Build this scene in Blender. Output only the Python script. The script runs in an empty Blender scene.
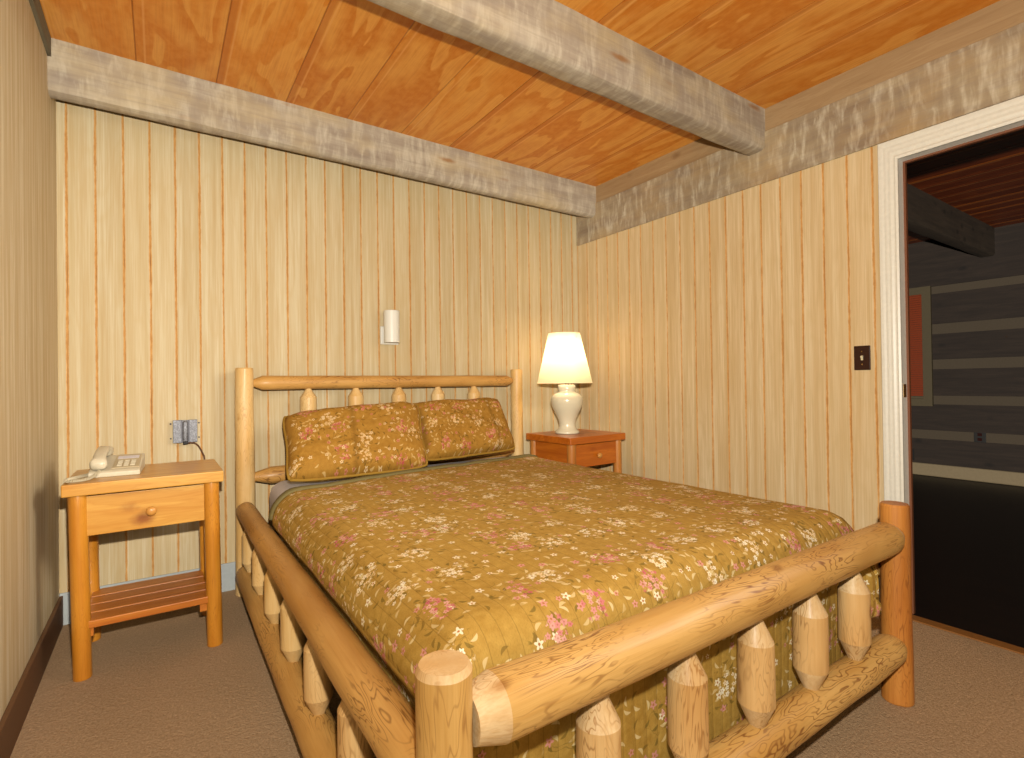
import bpy, bmesh, math, random
from mathutils import Vector, Matrix, Quaternion, noise as mnoise

PI = math.pi
SC = bpy.context.scene
COL = SC.collection
rnd = random.Random(7)


def srgb(h):
    if isinstance(h, str):
        h = h.lstrip('#')
        v = [int(h[i:i + 2], 16) / 255 for i in (0, 2, 4)]
    else:
        v = [x / 255 for x in h]
    return tuple((x / 12.92 if x <= .04045 else ((x + .055) / 1.055) ** 2.4) for x in v) + (1.0,)


# ------------------------------------------------------------------ shader helper
class NT:
    def __init__(self, name):
        self.m = bpy.data.materials.new(name)
        self.m.use_nodes = True
        self.t = self.m.node_tree
        self.t.nodes.clear()
        self.out = self.n('ShaderNodeOutputMaterial')

    def n(self, typ, **kw):
        x = self.t.nodes.new(typ)
        for k, v in kw.items():
            setattr(x, k, v)
        return x

    def put(self, sock, v):
        if isinstance(v, bpy.types.NodeSocket):
            self.t.links.new(v, sock)
        elif v is not None:
            if sock.type == 'RGBA' and isinstance(v, (str,)):
                v = srgb(v)
            if sock.type == 'RGBA' and isinstance(v, (int, float)):
                v = (v, v, v, 1)
            if sock.type == 'VECTOR' and isinstance(v, (int, float)):
                v = (v, v, v)
            sock.default_value = v

    def math(self, op, a, b=None, c=None, clamp=False):
        x = self.n('ShaderNodeMath', operation=op, use_clamp=clamp)
        for i, v in enumerate((a, b, c)):
            if v is not None:
                self.put(x.inputs[i], v)
        return x.outputs[0]

    def vm(self, op, a, b=None):
        x = self.n('ShaderNodeVectorMath', operation=op)
        self.put(x.inputs[0], a)
        if b is not None:
            self.put(x.inputs['Scale'] if op == 'SCALE' else x.inputs[1], b)
        return x.outputs['Value'] if op in ('LENGTH', 'DOT_PRODUCT', 'DISTANCE') else x.outputs['Vector']

    def sep(self, v):
        x = self.n('ShaderNodeSeparateXYZ')
        self.put(x.inputs[0], v)
        return x.outputs

    def sepc(self, v):
        x = self.n('ShaderNodeSeparateColor')
        self.put(x.inputs[0], v)
        return x.outputs

    def comb(self, a=0, b=0, c=0):
        x = self.n('ShaderNodeCombineXYZ')
        for i, v in enumerate((a, b, c)):
            self.put(x.inputs[i], v)
        return x.outputs[0]

    def noise(self, vec, scale=1, detail=2, rough=.5, dist=0):
        x = self.n('ShaderNodeTexNoise')
        self.put(x.inputs['Vector'], vec)
        x.inputs['Scale'].default_value = scale
        x.inputs['Detail'].default_value = detail
        x.inputs['Roughness'].default_value = rough
        x.inputs['Distortion'].default_value = dist
        return x.outputs['Fac']

    def white(self, v):
        x = self.n('ShaderNodeTexWhiteNoise', noise_dimensions='1D')
        self.put(x.inputs['W'], v)
        return x.outputs['Value']

    def voro(self, vec, rand=.8, dim='2D'):
        x = self.n('ShaderNodeTexVoronoi', voronoi_dimensions=dim)
        self.put(x.inputs['Vector'], vec)
        x.inputs['Scale'].default_value = 1
        x.inputs['Randomness'].default_value = rand
        return x.outputs

    def mix(self, f, a, b, mode='MIX'):
        x = self.n('ShaderNodeMix', data_type='RGBA', blend_type=mode)
        self.put(x.inputs['Factor'], f)
        self.put(x.inputs[6], a)
        self.put(x.inputs[7], b)
        return x.outputs[2]

    def mr(self, v, a, b, c=0, d=1, smooth=False):
        x = self.n('ShaderNodeMapRange')
        if smooth:
            x.interpolation_type = 'SMOOTHSTEP'
        self.put(x.inputs['Value'], v)
        for k, q in (('From Min', a), ('From Max', b), ('To Min', c), ('To Max', d)):
            self.put(x.inputs[k], q)
        return x.outputs[0]

    def obj(self):
        return self.n('ShaderNodeTexCoord').outputs['Object']

    def uv(self):
        return self.n('ShaderNodeTexCoord').outputs['UV']

    def rand(self):
        return self.n('ShaderNodeObjectInfo').outputs['Random']

    def bsdf(self, color, rough=.6, spec=.3, bump=None, bs=.2, bd=.01, metal=0, coat=0, emis=None, es=0):
        p = self.n('ShaderNodeBsdfPrincipled')
        self.put(p.inputs['Base Color'], color)
        self.put(p.inputs['Roughness'], rough)
        self.put(p.inputs['Specular IOR Level'], spec)
        self.put(p.inputs['Metallic'], metal)
        self.put(p.inputs['Coat Weight'], coat)
        p.inputs['Coat Roughness'].default_value = .25
        if emis is not None:
            self.put(p.inputs['Emission Color'], emis)
            p.inputs['Emission Strength'].default_value = es
        if bump is not None:
            b = self.n('ShaderNodeBump')
            b.inputs['Strength'].default_value = bs
            b.inputs['Distance'].default_value = bd
            self.put(b.inputs['Height'], bump)
            self.t.links.new(b.outputs[0], p.inputs['Normal'])
        self.t.links.new(p.outputs[0], self.out.inputs[0])
        return self.m


def plain(name, color, rough=.5, spec=.4, metal=0, coat=0):
    t = NT(name)
    o = t.obj()
    n = t.noise(o, 60, 3)
    c = t.mix(t.mr(n, .3, .7), color, tuple(x * .92 for x in srgb(color)[:3]) + (1,))
    return t.bsdf(c, rough, spec, metal=metal, coat=coat)


# ------------------------------------------------------------------ materials
def log_mat(name, light, dark, line, streak=.5, linew=.5, coat=.15, rough=.5):
    """peeled log: contour-like growth rings, long streaks, a few knots; grain runs along local Z"""
    t = NT(name)
    o = t.obj()
    r = t.rand()
    off = t.vm('ADD', o, t.comb(t.math('MULTIPLY', r, 37.), t.math('MULTIPLY', r, 91.), t.math('MULTIPLY', r, 53.)))
    base = t.noise(t.vm('MULTIPLY', off, (9, 9, 2.2)), 1, 3, .55)
    fine = t.noise(t.vm('MULTIPLY', off, (160, 160, 5)), 1, 2, .6)
    ringn = t.noise(t.vm('MULTIPLY', off, (15, 15, 2.9)), 1, 3., .55, .5)
    fr = t.math('FRACT', t.math('MULTIPLY', ringn, 19))
    ln = t.mr(t.math('ABSOLUTE', t.math('SUBTRACT', fr, .5)), .0, .2, 1, 0, True)
    gate = t.mr(t.noise(t.vm('MULTIPLY', off, (9, 9, 4)), 1, 3), .40, .62)
    ln = t.math('MULTIPLY', ln, gate)
    c = t.mix(t.mr(base, .33, .68), light, dark)
    c = t.mix(t.math('MULTIPLY', t.mr(fine, .42, .7), streak), c, dark)
    c = t.mix(t.math('MULTIPLY', ln, linew), c, line)
    v = t.voro(t.vm('MULTIPLY', off, (9, 9, 4.5)), 1., '3D')
    kd = t.math('ADD', v['Distance'], t.math('MULTIPLY', t.noise(off, 60, 1), .06))
    kg = t.math('GREATER_THAN', t.sepc(v['Color'])[0], .72)
    c = t.mix(t.math('MULTIPLY', t.mr(kd, .07, .2, .8, 0, True), kg), c, line)
    bump = t.math('ADD', t.math('MULTIPLY', ringn, 1.), t.math('MULTIPLY', fine, .25))
    return t.bsdf(c, rough, .35, bump, .25, .012, coat=coat)


def plank_mat(name, light, dark, knot, axis, rough=.4, coat=.35):
    """varnished sawn pine, grain along the given local axis"""
    t = NT(name)
    o = t.obj()
    r = t.rand()
    off = t.vm('ADD', o, t.comb(t.math('MULTIPLY', r, 17.), t.math('MULTIPLY', r, 31.), t.math('MULTIPLY', r, 23.)))
    s = [26, 26, 26]
    s[axis] = 2.4
    f = [190, 190, 190]
    f[axis] = 6
    g = t.noise(t.vm('MULTIPLY', off, tuple(s)), 1, 3, .55, .5)
    fine = t.noise(t.vm('MULTIPLY', off, tuple(f)), 1, 2)
    fr = t.math('FRACT', t.math('MULTIPLY', g, 9))
    ln = t.mr(t.math('ABSOLUTE', t.math('SUBTRACT', fr, .5)), 0, .25, .5, 0, True)
    c = t.mix(t.mr(g, .35, .65), light, dark)
    c = t.mix(ln, c, dark)
    c = t.mix(t.math('MULTIPLY', t.mr(fine, .4, .7), .3), c, dark)
    ks = [8, 8, 8]
    ks[axis] = 5
    v = t.voro(t.vm('MULTIPLY', off, tuple(ks)), 1., '3D')
    kd = t.math('ADD', v['Distance'], t.math('MULTIPLY', t.noise(off, 45, 2), .1))
    kg = t.math('GREATER_THAN', t.sepc(v['Color'])[1], .62)
    c = t.mix(t.math('MULTIPLY', t.mr(kd, .1, .32, .85, 0, True), kg), c, knot)
    return t.bsdf(c, rough, .4, fine, .05, .004, coat=coat)


def panel_mat(name, axis, first, pitch, flat=False, lite='#d3c3a0', deep='#bfa77c'):
    """whitewashed tongue-and-groove boards with worn orange seams"""
    t = NT(name)
    o = t.obj()
    xyz = t.sep(o)
    a = xyz[axis]
    k = t.math('DIVIDE', t.math('SUBTRACT', a, first), pitch)
    idx = t.math('FLOOR', k)
    fr = t.math('SUBTRACT', k, idx)
    edge = t.math('MULTIPLY', t.math('MINIMUM', fr, t.math('SUBTRACT', 1, fr)), pitch)
    rb = t.white(idx)
    z = t.math('ADD', xyz[2], t.math('MULTIPLY', rb, 19))
    p = t.comb(a, rb, z)
    warp = t.noise(t.vm('MULTIPLY', p, (7, 1, 1.3)), 1, 2)
    big = t.math('FRACT', t.math('MULTIPLY', warp, 9.))
    cath = t.mr(t.math('ABSOLUTE', t.math('SUBTRACT', big, .5)), 0, .3, 1, 0, True)
    fine = t.noise(t.vm('MULTIPLY', p, (210, 1, 3.2)), 1, 3, .65)
    mid = t.noise(t.vm('MULTIPLY', p, (35, 1, .8)), 1, 3)
    c = t.mix(t.mr(mid, .33, .68), lite if not flat else '#dcccac', deep if not flat else '#c0a77e')
    c = t.mix(t.math('MULTIPLY', t.mr(fine, .42, .62), .5), c, '#b8945f')
    c = t.mix(t.math('MULTIPLY', cath, .2), c, '#bfa06c')
    c = t.mix(t.mr(rb, 0, 1, 0, .3), c, '#d2b98c')
    bump = t.math('ADD', t.math('MULTIPLY', fine, .6), mid)
    if not flat:
        seg = t.noise(t.comb(t.math('MULTIPLY', idx, 7.3), 0, t.math('MULTIPLY', xyz[2], 2.2)), 1, 2)
        rag = t.noise(t.comb(t.math('MULTIPLY', a, 60), rb, t.math('MULTIPLY', xyz[2], 22)), 1, 3, .7)
        wid = t.math('ADD', t.mr(seg, .3, .7, .0026, .0068), t.math('MULTIPLY', t.math('SUBTRACT', rag, .5), .008))
        m = t.mr(t.math('SUBTRACT', edge, wid), -.0015, .0015, 1, 0)
        oc = t.mix(t.mr(rag, .35, .65), '#d99f56', '#bd8442')
        c = t.mix(t.math('MULTIPLY', m, .9), c, oc)
        dk = t.math('MULTIPLY', t.mr(edge, .0010, .0022, 1, 0), t.mr(seg, .54, .66))
        c = t.mix(t.math('MULTIPLY', dk, .7), c, '#6e3a18')
    return t.bsdf(c, .62, .25, bump, .12, .004)


def beam_mat(name, axis, tone='#bfb09a', dark='#978675', warm='#c6ae82'):
    """grey whitewashed rough-sawn timber with saw marks across the grain"""
    t = NT(name)
    o = t.obj()
    s = [14, 14, 14]
    s[axis] = 2.2
    g = t.noise(t.vm('MULTIPLY', o, tuple(s)), 1, 4, .6)
    sw = [6, 6, 6]
    sw[axis] = 24
    saw = t.noise(t.vm('MULTIPLY', o, tuple(sw)), 1, 3, .65, .3)
    fx = [110, 110, 110]
    fx[axis] = 5
    fine = t.noise(t.vm('MULTIPLY', o, tuple(fx)), 1, 2)
    px = [5, 5, 5]
    px[axis] = 3.
    pat = t.noise(t.vm('MULTIPLY', o, tuple(px)), 1, 3, .6)
    c = t.mix(t.mr(g, .3, .7), tone, dark)
    c = t.mix(t.mr(saw, .48, .70, 0, .6), c, '#d8ccb4')
    c = t.mix(t.mr(saw, .30, .46, .4, 0), c, dark)
    c = t.mix(t.mr(pat, .45, .7, 0, .6), c, warm)
    c = t.mix(t.mr(fine, .45, .75, 0, .3), c, '#8f7f72')
    v = t.voro(t.vm('MULTIPLY', o, tuple((2.2 if i == axis else 9.) for i in range(3))), 1., '3D')
    kd = t.math('ADD', v['Distance'], t.math('MULTIPLY', t.noise(o, 40, 2), .08))
    kg = t.math('GREATER_THAN', t.sepc(v['Color'])[1], .8)
    c = t.mix(t.math('MULTIPLY', t.mr(kd, .08, .22, .8, 0, True), kg), c, '#9a6a3a')
    bump = t.math('ADD', saw, t.math('MULTIPLY', fine, .4))
    return t.bsdf(c, .8, .2, bump, .3, .008)


def ceil_mat(name, first, pitch, light='#eba84e', mid='#d98322', dark='#be650f'):
    t = NT(name)
    o = t.obj()
    xyz = t.sep(o)
    k = t.math('DIVIDE', t.math('SUBTRACT', xyz[0], first), pitch)
    idx = t.math('FLOOR', k)
    fr = t.math('SUBTRACT', k, idx)
    rb = t.white(idx)
    rc = t.white(t.math('ADD', idx, 51.3))
    edge = t.math('MULTIPLY', t.math('MINIMUM', fr, t.math('SUBTRACT', 1, fr)), pitch)
    p = t.comb(t.math('ADD', xyz[0], t.math('MULTIPLY', rc, 9)), t.math('ADD', xyz[1], t.math('MULTIPLY', rb, 23)), rb)
    warp = t.noise(t.vm('MULTIPLY', p, (6, 1.6, 1)), 1, 2.2, .5, .5)
    band = t.math('FRACT', t.math('MULTIPLY', warp, 4.2))
    cath = t.math('MULTIPLY', t.mr(band, .30, .36, 0, 1), t.mr(band, .55, 1., 1, 0))
    fine = t.noise(t.vm('MULTIPLY', p, (150, 5, 1)), 1, 3)
    fine2 = t.noise(t.vm('MULTIPLY', p, (38, 22, 1)), 1, 3)
    c = t.mix(t.mr(rb, 0, 1, 0, .6), mid, dark)
    c = t.mix(t.math('MULTIPLY', cath, .6), c, light)
    c = t.mix(t.mr(fine, .42, .72, 0, .4), c, dark)
    c = t.mix(t.mr(fine2, .4, .65, 0, .22), c, light)
    wide = t.math('MULTIPLY', t.mr(t.math('MULTIPLY', fr, pitch), .022, .03, 1, 0), t.math('GREATER_THAN', rc, .35))
    c = t.mix(t.math('MULTIPLY', wide, .55), c, '#b8641a')
    hi = t.mr(t.math('ABSOLUTE', t.math('SUBTRACT', t.math('MULTIPLY', fr, pitch), .034)), .002, .005, .5, 0)
    c = t.mix(hi, c, '#e8a860')
    c = t.mix(t.mr(edge, .0015, .004, .45, 0), c, '#7d3a0c')
    return t.bsdf(c, .42, .35, t.math('ADD', fine, t.mr(edge, 0, .006)), .15, .004, coat=.12)


def carpet_mat(name):
    t = NT(name)
    o = t.obj()
    n1 = t.noise(o, 150, 3, .7)
    n2 = t.noise(o, 55, 3, .6)
    n3 = t.noise(o, 3, 2)
    c = t.mix(t.mr(n1, .3, .7), '#c6a682', '#8d6c4b')
    c = t.mix(t.mr(n2, .35, .65, 0, .5), c, '#9f8263')
    c = t.mix(t.mr(n3, .35, .65, 0, .22), c, '#bd9a78')
    return t.bsdf(c, .95, .05, t.math('ADD', n1, n2), .6, .008)


def quilt_mat(name, bright=1.0, seed=0., chan=.036):
    """olive-gold quilted cotton with sprays of pink and cream flowers"""
    t = NT(name)
    uv = t.vm('ADD', t.uv(), (seed, seed * 1.7, 0))
    uvs = t.sep(uv)
    n = t.noise(uv, 45, 3)
    nb = t.noise(uv, 4, 2)
    weave = t.noise(t.vm('MULTIPLY', uv, (520, 160, 1)), 1, 2)
    c = t.mix(t.mr(n, .3, .7), '#c59c4a', '#ae8436')
    c = t.mix(t.mr(nb, .35, .65, 0, .35), c, '#c8a04e')
    c = t.mix(t.mr(weave, .45, .7, 0, .3), c, '#8e6a28')

    def flower(cell, R, petals, depth, density, ox, oy, rand=.75):
        q = t.vm('ADD', t.vm('SCALE', uv, 1 / cell), (ox, oy, 0))
        v = t.voro(q, rand)
        d = t.vm('SUBTRACT', q, v['Position'])
        s = t.sep(d)
        rc = t.sepc(v['Color'])
        th = t.math('ADD', t.math('ARCTAN2', s[1], s[0]), t.math('MULTIPLY', rc[0], 6.28))
        pr = t.math('MULTIPLY', t.math('ADD', 1 - depth, t.math('MULTIPLY', t.math('COSINE', t.math('MULTIPLY', th, petals)), depth)), R)
        pr = t.math('MULTIPLY', pr, t.mr(rc[2], 0, 1, .7, 1.25))
        r = v['Distance']
        m = t.math('MULTIPLY', t.mr(t.math('SUBTRACT', r, pr), -.03, .01, 1, 0), t.math('LESS_THAN', rc[1], density))
        return m, r, rc

    def leaf(cell, a, b, density, ox, oy):
        q = t.vm('ADD', t.vm('SCALE', uv, 1 / cell), (ox, oy, 0))
        v = t.voro(q, .8)
        s = t.sep(t.vm('SUBTRACT', q, v['Position']))
        rc = t.sepc(v['Color'])
        an = t.math('MULTIPLY', rc[0], 6.28)
        cs, sn = t.math('COSINE', an), t.math('SINE', an)
        x = t.math('ADD', t.math('MULTIPLY', s[0], cs), t.math('MULTIPLY', s[1], sn))
        y = t.math('SUBTRACT', t.math('MULTIPLY', s[1], cs), t.math('MULTIPLY', s[0], sn))
        y = t.math('ADD', y, t.math('MULTIPLY', t.math('MULTIPLY', x, x), .9))
        e = t.math('ADD', t.math('POWER', t.math('ABSOLUTE', t.math('DIVIDE', x, a)), 1.5),
                   t.math('POWER', t.math('ABSOLUTE', t.math('DIVIDE', y, b)), 1.5))
        m = t.math('MULTIPLY', t.mr(e, .8, 1.1, 1, 0), t.math('LESS_THAN', rc[1], density))
        return m, rc

    # cluster field
    qb = t.vm('ADD', t.vm('SCALE', uv, 1 / .155), (3.3, 7.1, 0))
    vb = t.voro(qb, .7)
    cb = t.sepc(vb['Color'])
    wob = t.mr(t.noise(uv, 28, 2), .3, .7, -.09, .09)
    rb = t.math('ADD', vb['Distance'], wob)
    clus = t.mr(rb, .21, .25, 1, 0)
    ring = t.math('MULTIPLY', t.mr(rb, .44, .5, 1, 0), .9)
    pinkc = t.math('GREATER_THAN', cb[0], .52)
    # thin stems
    st = t.noise(uv, 13, 1.5, .5, 1.2)
    stm = t.math('MULTIPLY', t.mr(t.math('ABSOLUTE', t.math('SUBTRACT', st, .5)), .004, .009, 1, 0), ring)
    c = t.mix(t.math('MULTIPLY', stm, .55), c, '#6e5a22')
    # leaves: dark ones around the clusters, pale ones everywhere
    m, rc = leaf(.027, .42, .16, .66, 1.7, 4.2)
    c = t.mix(t.math('MULTIPLY', t.math('MULTIPLY', m, ring), .85), c, t.mix(t.math('GREATER_THAN', rc[2], .45), '#7a6428', '#e3c68a'))
    m, rc = leaf(.030, .40, .13, .36, 8.7, 2.2)
    c = t.mix(t.math('MULTIPLY', m, .85), c, t.mix(t.math('GREATER_THAN', rc[2], .35), '#8a6c2c', '#e6cd94'))
    # scattered small blossoms
    m, r, rc = flower(.038, .27, 5, .24, .34, 5.1, 9.4)
    fc = t.mix(t.math('GREATER_THAN', rc[0], .55), '#f6e6c2', '#dc988a')
    c = t.mix(m, c, fc)
    c = t.mix(t.math('MULTIPLY', m, t.mr(r, .06, .09, 1, 0)), c, '#b97742')
    # dense bouquets
    m, r, rc = flower(.0165, .52, 5, .2, .86, 2.9, 1.3, .9)
    pk = t.mix(rc[0], '#c9646a', '#eab4a0')
    cr = t.mix(rc[0], '#fbf0d2', '#eccb94')
    fc = t.mix(pinkc, cr, pk)
    fc = t.mix(t.mr(r, .08, .16, .55, 0), fc, '#a8583c')
    c = t.mix(t.math('MULTIPLY', m, clus), c, fc)
    # stitched channels
    fr = t.math('FRACT', t.math('DIVIDE', uvs[0], chan))
    e = t.math('ABSOLUTE', t.math('SUBTRACT', fr, .5))
    line = t.mr(e, .455, .495, 0, 1)
    c = t.mix(t.math('MULTIPLY', line, .38), c, '#6b4c16')
    if bright != 1.0:
        c = t.mix(1.0, c, bright, 'MULTIPLY')
    puff = t.math('SUBTRACT', t.mr(e, .2, .5, 1, 0, True), t.math('MULTIPLY', weave, .08))
    return t.bsdf(c, .78, .2, puff, .22, .005)


M = {}
M['log_pale'] = log_mat('peeled_log_pale', '#ecca90', '#dba960', '#b0762f', .4, .45)
M['log_gold'] = log_mat('peeled_log_gold', '#dba85e', '#bf8842', '#764516', .5, .8)
M['log_foot'] = log_mat('peeled_log_foot', '#e6b970', '#c8954c', '#7e4818', .5, .85)
M['log_spindle'] = log_mat('peeled_log_spindle', '#edc588', '#d6a260', '#8f5722', .45, .6)
M['log_orange'] = log_mat('peeled_log_orange', '#d08c40', '#b26a28', '#7e4214', .5, .6)
M['log_cut'] = log_mat('fresh_cut_log', '#f2d4a4', '#d6aa70', '#ad7638', .6, .9)
M['leg_orange'] = log_mat('varnished_pole', '#d6902f', '#bc721c', '#8a4810', .4, .3, .5, .35)
for i, a in enumerate('xyz'):
    M['pine_' + a] = plank_mat('varnished_pine_' + a, '#dfa84c', '#c98830', '#8e4810', i)
    M['pine_dark_' + a] = plank_mat('dark_varnished_pine_' + a, '#cc7c2c', '#b2611c', '#7e3a0e', i)
    M['pine_red_' + a] = plank_mat('red_varnished_pine_' + a, '#cc701c', '#b05610', '#80340a', i)
M['panel_back'] = panel_mat('whitewashed_boards_back', 0, -3.12, .1055)
M['panel_right'] = panel_mat('whitewashed_boards_right', 1, -1.092, .1090, lite='#dcc49c', deep='#c9a878')
M['panel_left'] = panel_mat('whitewashed_sheet_left', 1, 0, .61, True)
M['beam_x'] = beam_mat('whitewashed_beam_x', 0)
M['beam_y'] = beam_mat('whitewashed_beam_y', 1, '#a99677', '#87725c', '#b08f60')
M['board_y'] = plank_mat('washed_board_y', '#a98a62', '#967650', '#7a5836', 1, .7, 0)
M['board_grey'] = plank_mat('grey_edge_board', '#7d725a', '#6b614c', '#574e3c', 1, .8, 0)
M['ceiling'] = ceil_mat('varnished_ceiling_planks', -2.849, .3185)
M['carpet'] = carpet_mat('brown_carpet')
M['quilt'] = quilt_mat('floral_quilting')
M['sham'] = quilt_mat('floral_sham', (.84, .70, .52, 1), 4.37, .5)
M['binding'] = plain('olive_grey_binding', '#7f7248', .85, .1)
M['sheet'] = plain('white_cotton', '#e6dcdc', .85, .1)
M['boxspring'] = plain('dark_ticking', '#4a4a44', .9, .1)
M['white_trim'] = plain('off_white_painted_trim', '#dfd8c8', .38, .4)
M['jamb_white'] = plain('jamb_paint', '#f6f0e4', .35, .4)
M['white_base'] = plain('blue_white_baseboard', '#aeb2b0', .5, .3)
M['brown_base'] = plain('brown_baseboard', '#6a4a30', .6, .25)
M['jamb_brown'] = plain('brown_stop', '#7a4a30', .5, .3)
M['ceramic'] = NT('cream_ceramic').bsdf(srgb('#e6d8b8'), .15, .6, coat=.4)
M['brass'] = plain('brass', '#9a7436', .35, .5, metal=.9)
M['enamel'] = NT('white_enamel').bsdf(srgb('#e6e0d2'), .35, .4)
M['plastic'] = plain('ivory_plastic', '#dccdaf', .35, .45)
M['plastic_dark'] = plain('beige_plastic', '#cbb690', .45, .35)
M['cordplastic'] = plain('ivory_cord', '#d8c7a4', .5, .3)
tg = NT('galvanised_steel')
gn = tg.noise(tg.obj(), 140, 4, .7)
M['steel'] = tg.bsdf(tg.mix(tg.mr(gn, .35, .65), '#85858a', '#4c4c50'), .45, .5, metal=.35)
M['steel_dark'] = plain('dark_steel', '#4b4a50', .45, .5, metal=.5)
M['brown_plastic'] = plain('brown_plate', '#2c0f0a', .22, .5)
M['toggle'] = plain('ivory_toggle', '#d9c9a0', .3, .4)
M['wire'] = plain('brown_wire', '#5b3512', .5, .3)
M['knobwood'] = plain('turned_knob', '#d49346', .35, .4, coat=.4)
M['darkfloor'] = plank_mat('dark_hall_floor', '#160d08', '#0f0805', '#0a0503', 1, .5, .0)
M['hall_log'] = plank_mat('dimmed_hall_logs', '#32271f', '#261d17', '#1a1410', 1, .85, 0)  # next room's logs, beam and chinking darkened in colour for its weak light
M['hall_beam'] = plank_mat('dimmed_hall_beam', '#544638', '#43382d', '#30281f', 0, .8, 0)
M['chink'] = plain('dimmed_pale_chinking', '#50463a', .9, .1)
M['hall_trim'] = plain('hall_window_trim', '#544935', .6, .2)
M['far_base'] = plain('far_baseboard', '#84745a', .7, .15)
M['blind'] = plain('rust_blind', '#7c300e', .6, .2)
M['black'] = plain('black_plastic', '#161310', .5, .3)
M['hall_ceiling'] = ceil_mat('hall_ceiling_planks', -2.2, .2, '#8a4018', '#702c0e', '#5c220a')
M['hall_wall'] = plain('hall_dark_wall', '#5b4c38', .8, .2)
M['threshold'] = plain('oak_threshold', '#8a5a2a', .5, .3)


# ------------------------------------------------------------------ object helpers
def link(o, parent=None):
    COL.objects.link(o)
    if parent is not None:
        o.parent = parent
    return o


def mk(name, bm, mat, parent=None, loc=(0, 0, 0), rot=None, smooth=False, bevel=0, kind=None):
    me = bpy.data.meshes.new(name)
    bmesh.ops.recalc_face_normals(bm, faces=bm.faces[:])
    if smooth:
        for f in bm.faces:
            f.smooth = True
    bm.to_mesh(me)
    bm.free()
    for m in (mat if isinstance(mat, (list, tuple)) else [mat]):
        me.materials.append(m)
    o = bpy.data.objects.new(name, me)
    link(o, parent)
    o.location = loc
    if rot is not None:
        if isinstance(rot, Quaternion):
            o.rotation_mode = 'QUATERNION'
            o.rotation_quaternion = rot
        else:
            o.rotation_euler = rot
    if bevel:
        b = o.modifiers.new('edge', 'BEVEL')
        b.width = bevel
        b.segments = 3
        b.limit_method = 'ANGLE'
        b.angle_limit = .6
    if kind:
        o['kind'] = kind
    return o


def tag(o, label, cat, group=None):
    o['label'] = label
    o['category'] = cat
    if group:
        o['group'] = group
    return o


def thing(name, label, cat, loc=(0, 0, 0), rz=0, group=None):
    o = bpy.data.objects.new(name, None)
    COL.objects.link(o)
    o.empty_display_size = .1
    o.location = loc
    o.rotation_euler = (0, 0, rz)
    return tag(o, label, cat, group)


def add_box(bm, lo, hi, mi=0):
    xs, ys, zs = zip(lo, hi)
    vs = [bm.verts.new((x, y, z)) for z in zs for y in ys for x in xs]
    out = []
    for q in ((0, 2, 3, 1), (4, 5, 7, 6), (0, 1, 5, 4), (2, 6, 7, 3), (0, 4, 6, 2), (1, 3, 7, 5)):
        f = bm.faces.new([vs[i] for i in q])
        f.material_index = mi
        out.append(f)
    return out


def boxes(*bs):
    bm = bmesh.new()
    for b in bs:
        add_box(bm, *b)
    return bm


def box_obj(name, lo, hi, mat, parent=None, bevel=0, kind=None):
    """box with its origin at its own centre"""
    c = [(a + b) / 2 for a, b in zip(lo, hi)]
    h = [(b - a) / 2 for a, b in zip(lo, hi)]
    bm = bmesh.new()
    add_box(bm, [-x for x in h], h)
    return mk(name, bm, mat, parent, c, bevel=bevel, kind=kind)


def lathe(profile, seg=40, seed=None, wob=0., zf=1., cap=True):
    """profile: list of (r, z). Wobble makes it read as a peeled log."""
    bm = bmesh.new()
    rings = []
    for r, z in profile:
        ring = []
        for i in range(seg):
            a = 2 * PI * i / seg
            rr = r
            ox = oy = 0
            if seed is not None and r > 0:
                nv = mnoise.noise(Vector((math.cos(a) * 1.1 + seed * 3.7, math.sin(a) * 1.1 - seed, z * 5 * zf + seed)))
                nl = mnoise.noise(Vector((seed * 5.1, z * 2.2 * zf, 1.3)))
                n3 = mnoise.noise(Vector((math.cos(a) * 3 + seed, math.sin(a) * 3, z * 11 * zf - seed)))
                rr = r * (1 + wob * (nv + .5 * nl + .35 * n3))
                ox = wob * .05 * mnoise.noise(Vector((seed, z * 1.7, 8.)))
            ring.append(bm.verts.new((rr * math.cos(a) + ox, rr * math.sin(a) + oy, z)))
        rings.append(ring)
    for a, b in zip(rings, rings[1:]):
        for i in range(seg):
            j = (i + 1) % seg
            f = bm.faces.new((a[i], a[j], b[j], b[i]))
            f.smooth = True
    if cap:
        bm.faces.new(rings[0][::-1])
        bm.faces.new(rings[-1])
    return bm


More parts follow.
